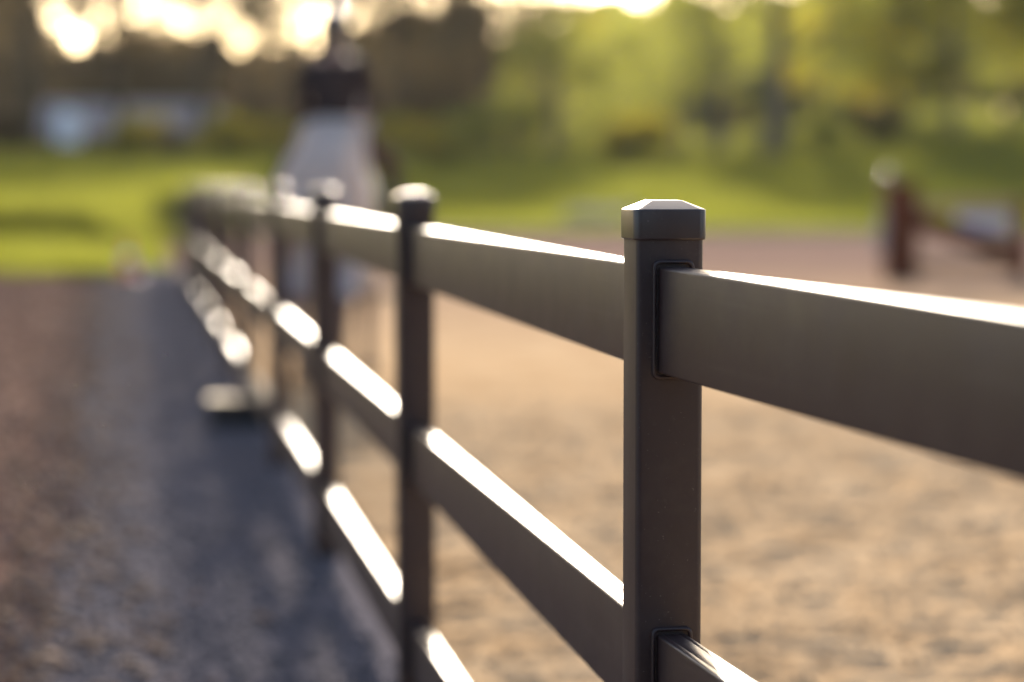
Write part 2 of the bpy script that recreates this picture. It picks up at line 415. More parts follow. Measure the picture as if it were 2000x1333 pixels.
bm = bmesh.new(); loft(bm, [(rounded_square(W, .009), -.3), (rounded_square(W, .009), 1.462)])
me_post = bpy.data.meshes.new('post'); bm.to_mesh(me_post); bm.free(); me_post.materials.append(M_fence); auto_smooth(me_post)
bm = bmesh.new()
CW = .1085
def rs(w, r): return rounded_square(w, r, 5)
loft(bm, [(rs(CW-.006, .010), 1.4375), (rs(CW-.0015, .0125), 1.4382), (rs(CW, .013), 1.440), (rs(CW, .013), 1.4795),
          (rs(CW-.0008, .0127), 1.4812), (rs(CW-.003, .0117), 1.4824), (rs(.050, .004), 1.4946), (rs(.0475, .003), 1.4950)])
me_cap = bpy.data.meshes.new('post_cap'); bm.to_mesh(me_cap); bm.free(); me_cap.materials.append(M_cap); auto_smooth(me_cap, 22)

RT, RH = .044, .155                                            # rail thickness, height
rail_z = [1.243, .703, .163]
# socket ring standing out of the post face
def ring_mesh():
    bm = bmesh.new()
    def outline(w, h, r, seg=5):
        pts = []
        for cx, cz, a0 in ((1, 1, 0), (-1, 1, 90), (-1, -1, 180), (1, -1, 270)):
            for k in range(seg+1):
                a = math.radians(a0 + 90*k/seg)
                pts.append((cx*(w/2-r) + r*math.cos(a), cz*(h/2-r) + r*math.sin(a)))
        return pts
    ow, oh = .0625, .175; iw, ih = .0505, .163
    prof = [(ow, oh, .0105, 0), (ow-.0004, oh-.0004, .0105, -.0035), (ow-.002, oh-.002, .0098, -.0055), (ow-.0045, oh-.0045, .009, -.0064),
            (iw+.003, ih+.003, .008, -.0062), (iw+.001, ih+.001, .0072, -.0050), (iw, ih, .007, -.003), (iw, ih, .007, 0.0005)]
    rings = [[bm.verts.new((x, y, z)) for x, z in outline(w, h, r)] for w, h, r, y in prof]
    n = len(rings[0])
    for a, b in zip(rings, rings[1:]):
        for k in range(n): bm.faces.new((a[k], b[k], b[(k+1) % n], a[(k+1) % n]))
    bmesh.ops.recalc_face_normals(bm, faces=bm.faces)
    me = bpy.data.meshes.new('rail_socket'); bm.to_mesh(me); bm.free(); me.materials.append(M_fence); auto_smooth(me, 50)
    return me
me_ring = ring_mesh()
# rail profile with softly rounded edges, a hollow extrusion's slight shoulder line along the top
def rail_mesh(length):
    bm = bmesh.new(); seg = 4; r = .0042
    pts = []
    for cx, cz, a0 in ((1, 1, 0), (-1, 1, 90), (-1, -1, 180), (1, -1, 270)):
        for k in range(seg+1):
            a = math.radians(a0 + 90*k/seg)
            pts.append((cx*(RT/2-r) + r*math.cos(a), cz*(RH/2-r) + r*math.sin(a)))
        if cx == 1 and cz == 1:
            for q in (.0125, .0117, .0109): pts.append((q, RH/2 - (.0005 if q == .0117 else 0)))
            for q in (-.0109, -.0117, -.0125): pts.append((q, RH/2 - (.0005 if q == -.0117 else 0)))
    nseg = 12
    rings = [[bm.verts.new((x, -length*j/nseg, z)) for x, z in pts] for j in range(nseg+1)]
    n = len(pts)
    for a, b in zip(rings, rings[1:]):
        for k in range(n): bm.faces.new((a[k], b[k], b[(k+1) % n], a[(k+1) % n]))
    bm.faces.new(rings[0]); bm.faces.new(rings[-1][::-1])
    bmesh.ops.recalc_face_normals(bm, faces=bm.faces)
    me = bpy.data.meshes.new('rail'); bm.to_mesh(me); bm.free(); me.materials.append(M_fence); auto_smooth(me, 40)
    return me
me_rail = rail_mesh(SP - W + .012)
NP = 12
BEND = math.radians(2.8)                                       # the run turns slightly at the near post
OX = [0.0]; OZ = [0.0]                                         # the far posts stand a little lower and curve very slightly
for i in range(1, NP):
    OX.append(.0011*i*i + random.uniform(-.008, .008)); OZ.append(-.0011*i*i + random.uniform(-.006, .006))
for i in range(-1, NP):
    jz = OZ[max(i, 0)]; jx = OX[max(i, 0)]
    p = link('post', me_post, fence, loc=(jx + (SP*math.sin(BEND) if i < 0 else 0), i*SP, jz), rot=(0 if i < 1 else random.uniform(-.004, .004), 0 if i < 1 else random.uniform(-.004, .004), 0))
    link('post_cap', me_cap, p)
    for z in rail_z:
        link('rail_socket', me_ring, p, loc=(.004, -W/2, z + RH/2 + .001))
        if i < NP-1: link('rail_socket', me_ring, p, loc=(.004, W/2, z + RH/2 + .001), rot=(0, 0, PI))
    if i > -1:
        for z in rail_z:
            link('rail', me_rail, fence, loc=(.004 + jx, i*SP - W/2 + .006, z + RH/2 + jz), rot=((0, 0, BEND) if i == 0 else (-(OZ[i-1]-OZ[i])/SP, 0, (OX[i-1]-OX[i])/SP)))

# ------------------------------------------------------------------ dark box beside the fifth post
b0 = at(474, 847, 14.45); b0.z = .012
bx = empty('utility_box', b0, 0, 'low black plastic box with a shiny lid on the path at the fence foot', 'box')
bm = bmesh.new(); box(bm, 0, .13, .075, .40, .26, .15, .015); bm_obj('box_body', bm, M_black, bx)
bm = bmesh.new(); box(bm, 0, .13, .168, .45, .30, .032, .011, 3); bm_obj('lid', bm, M_black, bx, True)
for s in (-1, 1):
    bm = bmesh.new(); box(bm, s*.09, -.024, .150, .035, .012, .045, .003); bm_obj('latch', bm, M_black, bx)

# ------------------------------------------------------------------ arena edging
ed = empty('arena_edging', (0, 62.7, 0), 0, 'low pale timber edging along the far end of the sand arena', 'edging')
for k in range(11):
    bm = bmesh.new(); box(bm, fence_x(62.7) + 2.0 + k*3.02, random.uniform(-.02, .02), .07, 3.0, .07, .22, .01)
    bm_obj('board', bm, M_palewood, ed)

# ------------------------------------------------------------------ jump wing and poles on the arena
jb = at(1757, 550, 35.2); jb.z = 0.01
jw = empty('jump_wing', jb, math.radians(4), 'brown wooden jump wing with a slanting board standing on the arena sand', 'jump wing')
def post_bm(x, h, w=.16):
    bm = bmesh.new(); box(bm, x, 0, h/2, w, w, h, .012); box(bm, x, 0, h + .012, w+.05, w+.05, .03, .008); return bm
bm_obj('post', post_bm(0, 1.42, .44), M_wood, jw); bm_obj('post', post_bm(1.80, 1.16, .18), M_wood, jw)
bm = bmesh.new(); box(bm, .90, 0, .24, 1.60, .05, .20, .006); bm_obj('bottom_board', bm, M_wood2, jw)
bm = bmesh.new(); box(bm, .90, .03, 1.10, 1.60, .05, .16, .006); bm_obj('top_board', bm, M_wood2, jw)
bm = bmesh.new(); box(bm, 0, 0, 0, 1.86, .055, .30, .006, rot=Matrix.Rotation(math.radians(19), 4, 'Y')); bm_obj('slanting_board', bm, M_wood, jw, loc=(.88, -.06, .66))
bm = bmesh.new(); box(bm, 1.25, .09, .86, .82, .03, .26, .006); bm_obj('sign_panel', bm, M_pole, jw)
for x in (0, 1.8):
    bm = bmesh.new(); box(bm, x, 0, .035, .12, .95, .07, .01); bm_obj('foot', bm, M_wood, jw)
bm = bmesh.new(); box(bm, -.27, 0, .72, .10, .09, .66, .006); bm_obj('cup_track', bm, M_roof, jw)
bm = bmesh.new(); tube(bm, [(-.34, -.05, .62), (-.34, .05, .62)], [.07, .07], 12); bm_obj('jump_cup', bm, M_roof, jw)
# glossy black ball added by the post top to catch a sun glint
bm = bmesh.new(); bmesh.ops.create_uvsphere(bm, u_segments=16, v_segments=10, radius=.10)
bm_obj('glint_ball', bm, M_helmet, jw, True, loc=(-.18, 0, 1.50))
# ground poles
def pole(px, py, D, L, rz, label):
    p = at(px, py, D); r = .05
    bm = bmesh.new()
    tube(bm, [(-L/2, 0, r), (L/2, 0, r)], [r, r], 14)
    o = bm_obj('ground_pole', bm, M_palewood, None, True, loc=(p.x, p.y, .012), rot=(0, 0, rz))
    tag(o, label, 'pole')
pole(735, 580, 30.5, .9, math.radians(3), 'short pale ground pole lying on the sand beside the grey horse')

# ------------------------------------------------------------------ horse and rider
HX, HY = at(655, 400, 18.3).x, 18.3
horse = empty('horse', (HX, HY, .012), math.radians(-3), 'pale grey horse seen from behind walking away beside the fence', 'horse')
hv = []; he = []; hr = []
def hn(p, r, par=None):
    hv.append(p); hr.append(r); i = len(hv)-1
    if par is not None: he.append((par, i))
    return i
pel = hn((0, -.62, 1.28), (.31, .30))
rump = hn((0, -.86, 1.24), (.24, .25), pel)
loin = hn((0, -.22, 1.26), (.31, .30), pel)
barrel = hn((0, .20, 1.20), (.32, .31), loin)
chest = hn((0, .58, 1.22), (.27, .31), barrel)
neck0 = hn((0, .86, 1.45), (.14, .24), chest)
neck1 = hn((0, 1.10, 1.74), (.10, .17), neck0)
poll = hn((0, 1.26, 1.96), (.09, .12), neck1)
jaw = hn((0, 1.42, 1.84), (.085, .12), poll)
muz = hn((0, 1.60, 1.60), (.06, .07), jaw)
for s, ph in ((-1, .10), (1, -.14)):
    a = hn((s*.17, -.70, 1.02), (.17, .20), pel); b = hn((s*.17, -.60+ph*.4, .80), (.105, .12), a)
    c = hn((s*.16, -.86+ph, .56), (.06, .075), b); d = hn((s*.16, -.84+ph, .24), (.036, .04), c)
    e = hn((s*.16, -.79+ph, .12), (.048, .048), d); hn((s*.16, -.75+ph, .04), (.055, .06), e)
for s, ph in ((-1, -.12), (1, .14)):
    a = hn((s*.15, .56, .98), (.12, .15), chest); b = hn((s*.14, .56+ph*.5, .72), (.07, .08), a)
    c = hn((s*.14, .58+ph, .50), (.052, .055), b); d = hn((s*.14, .58+ph, .22), (.036, .04), c)
    e = hn((s*.14, .61+ph, .12), (.045, .045), d); hn((s*.14, .64+ph, .04), (.055, .06), e)
for s in (-1, 1): hn((s*.09, 1.25, 2.10), (.018, .028), poll)
body = skin('body', hv, he, hr, M_horse, horse)
body.data.materials.append(M_horse_dark)
for p in body.data.polygons:                               # dark points: lower legs
    if p.center.z < .62 + .05*mnoise.noise(p.center*9): p.material_index = 1
# tail: a bundle of hair hanging from the dock
bm = bmesh.new()
for k in range(26):
    a = 2*PI*k/26; rr = random.uniform(.2, 1)
    x0, y0 = .03*math.cos(a)*rr, .03*math.sin(a)*rr
    L = random.uniform(.72, .98)
    tube(bm, [(x0, -1.06+y0, 1.36), (x0*1.8, -1.16+y0*1.6, 1.18), (x0*3.4+.02, -1.19+y0*2, .86), (x0*3.0+.03, -1.17+y0*2, 1.36-L)], [.016, .020, .018, .004], 5)
bm_obj('tail', bm, M_hair, horse, True)
bm = bmesh.new()
for k in range(24):
    t = k/23; p = Vector((0, .86, 1.70)).lerp(Vector((0, 1.22, 2.07)), t)
    tube(bm, [p, p + Vector((.07, -.02, -.02)), p + Vector((.12, -.01, -.13)), p + Vector((.125, .01, -.26))], [.012, .02, .018, .004], 5)
bm_obj('mane', bm, M_hair, horse, True)
for s, ph, yy in ((-1, .10, -.75), (1, -.14, -.75), (-1, -.12, .64), (1, .14, .64)):
    bm = bmesh.new(); loft(bm, [([(.072*math.cos(a*PI/6), .08*math.sin(a*PI/6)) for a in range(12)], 0), ([(.055*math.cos(a*PI/6), .058*math.sin(a*PI/6)) for a in range(12)], .085)])
    bm_obj('hoof', bm, M_hoof, horse, True, loc=(s*(.16 if yy < 0 else .14), yy+ph, 0))
bm = bmesh.new()
tube(bm, [(-.085, 1.30, 2.02), (-.10, 1.42, 1.88), (-.075, 1.55, 1.68), (0, 1.66, 1.66), (.075, 1.55, 1.68), (.10, 1.42, 1.88), (.085, 1.30, 2.02)], [.009]*7, 6)
bm_obj('bridle', bm, M_leather, horse)
horse.scale = (1.06, 1.06, 1.06)
# saddle
sd = empty('saddle', (HX, HY, .11), math.radians(-3), 'dark leather saddle with stirrups on the back of the grey horse', 'saddle')
def strip(bm, rows):
    R = [[bm.verts.new(p) for p in r] for r in rows]
    for a, b in zip(R, R[1:]):
        for k in range(len(a)-1): bm.faces.new((a[k], a[k+1], b[k+1], b[k]))
    r = bmesh.ops.solidify(bm, geom=bm.faces[:], thickness=.03)
bm = bmesh.new()
rows = []
for y, lift, w in ((-.26, .10, .17), (-.16, .05, .19), (0, .02, .20), (.16, .045, .19), (.26, .085, .15)):
    rows.append([(w*math.sin(a), y, 1.50 + lift + .09*math.cos(a)) for a in np.linspace(-1.2, 1.2, 9)])
strip(bm, rows); bm_obj('seat', bm, M_leather, sd, True)
for s in (-1, 1):
    bm = bmesh.new(); rows = []
    for y in (-.16, -.02, .14, .24):
        rows.append([(s*(.17 + .17*math.sin(t*1.5)), y + .10*t, 1.54 - .52*t) for t in np.linspace(0, 1, 6)])
    strip(bm, rows); bm_obj('flap', bm, M_leather, sd, True)
    bm = bmesh.new(); tube(bm, [(s*.36, .10, 1.30), (s*.40, .08, .90), (s*.45, .08, .84), (s*.45, .08, .77), (s*.35, .08, .77), (s*.35, .08, .84), (s*.40, .08, .90)], [.008]*7, 6)
    bm_obj('stirrup', bm, M_leather, sd)
# rider
rider = empty('person', (HX, HY, .012), math.radians(-3), 'rider in dark jacket, dark breeches and helmet sitting on the grey horse', 'person')
bv = []; be = []; br = []
def bn(p, r, par=None):
    bv.append(p); br.append(r); i = len(bv)-1
    if par is not None: be.append((par, i))
    return i
ZS = 1.84
p0 = bn((0, -.04, ZS), (.15, .12)); w0 = bn((0, -.03, ZS+.20), (.125, .10), p0); c0 = bn((0, .0, ZS+.42), (.16, .115), w0)
sh = bn((0, .01, ZS+.54), (.12, .08), c0); nk = bn((0, .02, ZS+.62), (.052, .055), sh); hd = bn((0, .04, ZS+.74), (.078, .095), nk); hd2 = bn((0, .04, ZS+.82), (.07, .08), hd)
nose = bn((0, .145, ZS+.74), (.014, .018), hd)
hands = {}
for s in (-1, 1):
    a = bn((s*.185, .01, ZS+.51), (.060, .060), sh); b = bn((s*.245, .0, ZS+.25), (.045, .045), a); c = bn((s*.19, .22, ZS+.13), (.032, .032), b)
    h = bn((s*.15, .30, ZS+.12), (.026, .038), c); hands[s] = h
    for k in range(4):
        f1 = bn((s*(.142), .335+.002*k, ZS+.155-.022*k), (.010, .010), h); bn((s*.115, .352, ZS+.153-.022*k), (.009, .009), f1)
    bn((s*.125, .325, ZS+.175), (.010, .010), h)
    t = bn((s*.15, .0, ZS-.03), (.105, .11), p0); k1 = bn((s*.41, .26, ZS-.25), (.068, .07), t)
    an = bn((s*.43, .05, ZS-.74), (.040, .042), k1); hl = bn((s*.435, .04, ZS-.82), (.038, .04), an); bn((s*.445, .22, ZS-.84), (.036, .026), hl)
skin('body', bv, be, br, M_skin, rider)
jv = [(0, -.04, ZS+.02), (0, -.03, ZS+.20), (0, 0, ZS+.42), (0, .01, ZS+.545)]; jr = [(.20, .16), (.19, .15), (.24, .17), (.19, .12)]; je = [(0, 1), (1, 2), (2, 3)]
for s in (-1, 1):
    n0 = len(jv); jv += [(s*.19, .01, ZS+.515), (s*.27, .0, ZS+.25), (s*.20, .21, ZS+.135)]; jr += [(.078, .078), (.064, .064), (.046, .046)]; je += [(3, n0), (n0, n0+1), (n0+1, n0+2)]
skin('jacket', jv, je, jr, M_jacket, rider)
skin('breeches', [(0, -.04, ZS-.01), (-.15, .0, ZS-.035), (.15, .0, ZS-.035), (-.41, .26, ZS-.25), (.41, .26, ZS-.25), (-.425, .17, ZS-.46), (.425, .17, ZS-.46)],
     [(0, 1), (0, 2), (1, 3), (2, 4), (3, 5), (4, 6)], [(.165, .135), (.125, .13), (.125, .13), (.082, .085), (.082, .085), (.062, .062), (.062, .062)], M_breech, rider)
for s in (-1, 1):
    skin('boot', [(s*.418, .22, ZS-.36), (s*.425, .12, ZS-.58), (s*.43, .05, ZS-.76), (s*.435, .04, ZS-.83), (s*.445, .23, ZS-.85)], [(0, 1), (1, 2), (2, 3), (3, 4)], [(.078, .08), (.066, .068), (.05, .052), (.05, .05), (.044, .034)], M_leather, rider)
bm = bmesh.new(); prof = [(.118, .0), (.124, .02), (.124, .06), (.112, .10), (.085, .135), (.045, .155), (.008, .160)]
loft(bm, [([(r*math.cos(a*PI/12), r*1.18*math.sin(a*PI/12)) for a in range(24)], z) for r, z in prof])
bm_obj('helmet', bm, M_helmet, rider, True, loc=(0, .035, ZS+.785))
bm = bmesh.new(); box(bm, 0, .19, ZS+.80, .15, .09, .012, .005); bm_obj('helmet_peak', bm, M_helmet, rider)
bm = bmesh.new(); tube(bm, [(0, -.055, ZS+.80), (0, -.085, ZS+.70), (0, -.09, ZS+.58), (0, -.12, ZS+.44)], [.06, .055, .035, .01], 8); bm_obj('hair', bm, M_humanhair, rider, True)
for s in (-1, 1):
    bm = bmesh.new(); bmesh.ops.create_uvsphere(bm, u_segments=8, v_segments=6, radius=.013); bm_obj('eye', bm, M_black, rider, True, loc=(s*.032, .128, ZS+.765))

# exercise rug wrapped round the rider's waist and spread over the rump
rg = empty('exercise_rug', (HX, HY, .012), math.radians(-3), 'pale lavender exercise rug draped from the rider over the rump of the horse', 'rug')
bm = bmesh.new(); rows = []
for y, zt, w, zb in ((-.10, 1.98, .24, 1.80), (-.20, 1.95, .27, 1.50), (-.36, 1.84, .30, 1.25), (-.58, 1.80, .335, 1.12), (-.84, 1.765, .35, 1.02), (-1.04, 1.70, .33, 1.00)):
    r = []
    for k in range(21):
        a = -PI/2 + PI*k/20; q = abs(math.sin(a))
        x = w*(math.sin(a)) * (1 + .02*math.sin(k*2.3)); z = zb + (zt-zb)*(max(math.cos(a), 0)**.55)
        r.append((x + .012*math.sin(k*1.9 + y*7), y + .015*math.sin(k*1.3), z))
    rows.append(r)
rows.append([(x*.88, y - .09, z - .10 - .14*(1 - abs(x)/.36)) for x, y, z in rows[-1]])
rows.append([(x*.95, y - .03, min(z - .22, 1.45)) for x, y, z in rows[-1]])
strip(bm, rows); bmesh.ops.recalc_face_normals(bm, faces=bm.faces); bm_obj('cloth', bm, M_rug, rg, True)

# ------------------------------------------------------------------ shed, trailer, cone, boulder
D = 132.0
sb = at(255, 300, D); gz = tz(sb.x, D) - .05
shed = empty('stable_shed', (sb.x, D, gz), math.radians(7), 'long low stable shed with a grey pitched roof behind the left bushes', 'shed')
L = 9.8; Wd = 6.0; hw = 1.75; hrg = 3.15
ridge = at(255, 200, D).z - gz; eave = at(255, 262, D).z - gz
hw, hrg = eave, ridge
bm = bmesh.new(); box(bm, 0, Wd/2, hw/2, L-.5, Wd-.5, hw); bm_obj('wall', bm, M_barn, shed)
for s in (-1, 1):
    bm = bmesh.new()
    ang = math.atan2(hrg-hw, Wd/2)
    box(bm, 0, 0, 0, L, math.hypot(Wd/2, hrg-hw)+.25, .09, .01, rot=Matrix.Rotation(-s*ang, 4, 'X'))
    for k in range(33): box(bm, -L/2+.15+k*.303, 0, .06*1, .05, math.hypot(Wd/2, hrg-hw)+.23, .03, rot=Matrix.Rotation(-s*ang, 4, 'X'))
    bm_obj('roof', bm, M_roof, shed, loc=(0, Wd/2 + s*Wd/4, (hw+hrg)/2))
bm = bmesh.new()
for s in (-1, 1):
    vs = [bm.verts.new((s*(L/2-.25), .25, hw)), bm.verts.new((s*(L/2-.25), Wd-.25, hw)), bm.verts.new((s*(L/2-.25), Wd/2, hrg-.1))]
    bm.faces.new(vs)
bmesh.ops.solidify(bm, geom=bm.faces[:], thickness=.06); bm_obj('gable', bm, M_barn, shed)
for x in (-3.2, 0, 3.2):
    bm = bmesh.new(); box(bm, x, .23, .55, 1.2, .06, 1.1, .01); bm_obj('stable_door', bm, M_wood2, shed)
# trailer
tb = at(132, 300, 108.0); tzb = tz(tb.x, 108.0)
tr = empty('horse_trailer', (tb.x, 108.0, tzb), math.radians(6), 'white horse trailer parked in front of the grey roofed shed', 'trailer')
bm = bmesh.new()
sec = [(-.80, .50), (.80, .50), (.82, .9), (.80, 1.95), (.66, 2.22), (.36, 2.34), (-.36, 2.34), (-.66, 2.22), (-.80, 1.95), (-.82, .9)]
rows = []
for y, f in ((0, 1), (2.4, 1), (2.9, .93), (3.15, .8)):
    rows.append([bm.verts.new((x*f, y, .5 + (z-.5)*(f if y > 2.5 else 1))) for x, z in sec])
for a, b in zip(rows, rows[1:]):
    for k in range(10): bm.faces.new((a[k], a[(k+1) % 10], b[(k+1) % 10], b[k]))
bm.faces.new(rows[0]); bm.faces.new(rows[-1][::-1]); bmesh.ops.recalc_face_normals(bm, faces=bm.faces)
bm_obj('body', bm, M_white, tr)
bm = bmesh.new(); box(bm, 0, -.04, 1.05, 1.44, .06, 1.0, .02); bm_obj('ramp', bm, M_white, tr)
bm = bmesh.new(); box(bm, 0, -.03, 1.80, 1.30, .05, .40, .02); bm_obj('rear_flap', bm, M_white, tr)
for s in (-1, 1):
    for yy in (1.1, 1.9):
        bm = bmesh.new(); tube(bm, [(s*.78, yy, .32), (s*.95, yy, .32)], [.32, .32], 20); w = bm_obj('wheel', bm, M_rubber, tr)
        bm = bmesh.new(); tube(bm, [(s*.94, yy, .32), (s*.96, yy, .32)], [.18, .17], 14); bm_obj('rim', bm, M_white, w)
    bm = bmesh.new(); box(bm, s*.88, 1.5, .66, .24, 1.6, .06, .02); bm_obj('mudguard', bm, M_black, tr)
    bm = bmesh.new(); box(bm, s*.70, -.05, .46, .18, .05, .09, .01); bm_obj('tail_light', bm, M_red, tr)
bm = bmesh.new(); box(bm, 0, .02, .46, 1.6, .08, .12, .01); bm_obj('bumper', bm, M_black, tr)
bm = bmesh.new(); tube(bm, [(-.4, 3.1, .45), (0, 4.2, .45), (.4, 3.1, .45)], [.04, .04, .04], 8); bm_obj('drawbar', bm, M_black, tr)
tr.scale = (.62, .8, .84)
# cone
cb = at(250, 545, 36.3)
cn = empty('traffic_cone', (cb.x, 36.3, .0), 0, 'faded orange traffic cone standing where the earth meets the lawn', 'cone')
bm = bmesh.new(); loft(bm, [([(r*math.cos(a*PI/10), r*math.sin(a*PI/10)) for a in range(20)], z) for r, z in ((.15, .03), (.12, .15), (.03, .60), (.02, .61))]); bm_obj('cone_body', bm, M_cone, cn, True)
bm = bmesh.new(); box(bm, 0, 0, .015, .38, .38, .035, .01); bm_obj('base', bm, M_cone, cn)
bm = bmesh.new(); loft(bm, [([(r*math.cos(a*PI/10), r*math.sin(a*PI/10)) for a in range(20)], z) for r, z in ((.098, .27), (.070, .40))], False, False); bm_obj('stripe', bm, M_white, cn, True)
# boulders at the arena's far edge
def boulder(px, py, D, s, label, m=M_rock):
    p = at(px, py, D); bm = bmesh.new(); bmesh.ops.create_icosphere(bm, subdivisions=4, radius=1)
    off = Vector((px, py, D))
    for v in bm.verts:
        v.co *= 1 + .28*mnoise.noise(v.co*1.4 + off) + .08*mnoise.noise(v.co*4 + off)
        v.co.x *= s[0]; v.co.y *= s[1]; v.co.z *= s[2]
    o = bm_obj('boulder', bm, m, None, True, loc=(p.x, D, tz(p.x, D) + s[2]*.5)); tag(o, label, 'boulder')
boulder(1150, 400, 70, (.75, .6, .35), 'broad dark grey boulder on the grass edge behind the arena, left of the near post')
boulder(1225, 380, 74, (.50, .4, .26), 'smaller boulder just right of the broad dark one on the grass edge', M_rock)

# ------------------------------------------------------------------ trees and bushes
def leaf_cloud(cent, rad, n, size, flat=1.0, droop=0.0):
    """leaf quads filling lumpy blobs; cent list of (x,y,z), rad list"""
    cent = np.array(cent); rad = np.array(rad, float)
    k = rng.choice(len(cent), n, p=(rad**2)/np.sum(rad**2))
    d = rng.normal(size=(n, 3)); d /= np.linalg.norm(d, axis=1, keepdims=True)
    r = rng.random(n)**.45
    P = cent[k] + d*(r*rad[k])[:, None]*np.array([1, 1, flat])
    a = rng.normal(size=(n, 3)); a /= np.linalg.norm(a, axis=1, keepdims=True)
    b = np.cross(a, rng.normal(size=(n, 3))); b /= np.linalg.norm(b, axis=1, keepdims=True)
    s = (size*rng.uniform(.6, 1.4, n))[:, None]
    V = np.stack([P - a*s, P + b*s*.55, P + a*s, P - b*s*.55], 1)
    return V

def make_tree(kind, x, y, h, spread, label, group, leafmat, barkmat, nleaf, leaf=.16, low=.25, lean=0.0, trunk_r=None, nl=11, group_cat='tree'):
    z0 = tz(x, y) - .05
    root = empty(kind, (x, y, z0), 0, label, group_cat, group)
    bm = bmesh.new(); r0 = trunk_r or h*.018
    n = 8; P = []; R = []
    ph = random.uniform(0, 6)
    for i in range(n+1):
        t = i/n; P.append(Vector((lean*t*h + .02*h*math.sin(3*t+ph)*t, .02*h*math.cos(2*t+ph)*t, h*.93*t))); R.append(r0*(1.35 if i == 0 else 1)*(1-t)**.8 + .015)
    tube(bm, P, R, 8)
    cents = []; rads = []
    for k in range(nl):
        t = low + (1-low)*(k+.5)/nl*.95
        i = min(int(t*n), n-1); base = P[i].lerp(P[i+1], t*n-i)
        a = k*2.4 + ph; ln = spread*(1 - .72*((t-low)/(1-low))**1.6)*random.uniform(.7, 1.1)
        up = random.uniform(.25, .7)
        tip = base + Vector((math.cos(a)*ln, math.sin(a)*ln, ln*up)); mid = base.lerp(tip, .5) + Vector((0, 0, -ln*.08))
        tube(bm, [base, mid, tip], [R[i]*.45+.01, R[i]*.28+.008, .01], 5)
        for m_ in range(2):
            q = mid.lerp(tip, random.uniform(0, .8)); t2 = q + Vector((random.uniform(-1, 1), random.uniform(-1, 1), random.uniform(0, .8)))*ln*.4
            tube(bm, [q, t2], [R[i]*.2+.006, .006], 4)
            cents.append(tuple(t2)); rads.append(ln*random.uniform(.28, .42)+.25)
        cents.append(tuple(tip)); rads.append(ln*random.uniform(.30, .48)+.3)
    cents.append((P[-1].x, P[-1].y, h*.93)); rads.append(spread*.3)
    bm_obj('trunk', bm, barkmat, root)
    V = leaf_cloud(cents, rads, nleaf, leaf, .8).reshape(-1, 3)
    link('crown', mesh_np('crown', V, np.arange(len(V)).reshape(-1, 4), leafmat), root)
    return root

def make_conifer(x, y, h, spread, label, group):
    z0 = tz(x, y) - .05
    root = empty('conifer_tree', (x, y, z0), 0, label, 'tree', group)
    bm = bmesh.new(); tube(bm, [(0, 0, 0), (0, 0, h*.5), (0, 0, h)], [h*.016, h*.01, .02], 7); 
    V = []
    nl = int(h*2.1)
    for k in range(nl):
        t = .08 + .92*k/nl; ln = spread*(1-t)**.8*random.uniform(.75, 1.15) + .15; nb = 7
        for j in range(nb):
            a = 2*PI*j/nb + k*.8 + random.uniform(-.3, .3)
            tip = Vector((math.cos(a)*ln, math.sin(a)*ln, h*t - ln*.25)); b = Vector((0, 0, h*t))
            tube(bm, [b, tip], [.03, .006], 3, False)
            m = 7
            s = rng.random(m)[:, None]; p = np.array(b)*(1-s) + np.array(tip)*s + rng.normal(0, .12, (m, 3))
            d = rng.normal(size=(m, 3))*.22; e = rng.normal(size=(m, 3))*.16
            V.append(np.stack([p-d, p+e, p+d, p-e], 1).reshape(-1, 3))
    bm_obj('trunk', bm, M_bark_dark, root)
    V = np.concatenate(V); link('crown', mesh_np('crown', V, np.arange(len(V)).reshape(-1, 4), M_conifer), root)

def px_at(px, D): return at(px, 345, D).x

# dark wood at the left: ragged tops with bright sky behind
ORD = ['first', 'second', 'third', 'fourth', 'fifth', 'sixth', 'seventh', 'eighth', 'ninth', 'tenth', 'eleventh', 'twelfth', 'thirteenth', 'fourteenth', 'fifteenth',
       'sixteenth', 'seventeenth', 'eighteenth', 'nineteenth', 'twentieth', 'twenty-first', 'twenty-second', 'twenty-third', 'twenty-fourth', 'twenty-fifth',
       'twenty-sixth', 'twenty-seventh', 'twenty-eighth', 'twenty-ninth', 'thirtieth', 'thirty-first', 'thirty-second', 'thirty-third', 'thirty-fourth', 'thirty-fifth',
       'thirty-sixth', 'thirty-seventh', 'thirty-eighth', 'thirty-ninth', 'fortieth']
GD = 'dark conifers of the wood behind the shed'
px = -60; k = 0
while px < 960 and k < 40:
    D = 150 + 44*((k*0.618) % 1)
    top = random.uniform(35, 100) if 110 < px < 640 else random.uniform(15, 75)
    if px < 90: top = random.uniform(-90, 20)
    x = px_at(px, D); z = at(px, top, D).z; h = z - tz(x, D)
    where = 'left of the shed' if px < 60 else 'behind the shed' if px < 430 else 'left of the rider' if px < 600 else 'behind the rider' if px < 720 else 'right of the rider'
    make_conifer(x, D, h, h*.30, f'dark conifer {where}, {ORD[k]} from the left in the wood', GD)
    px += random.uniform(24, 30); k += 1
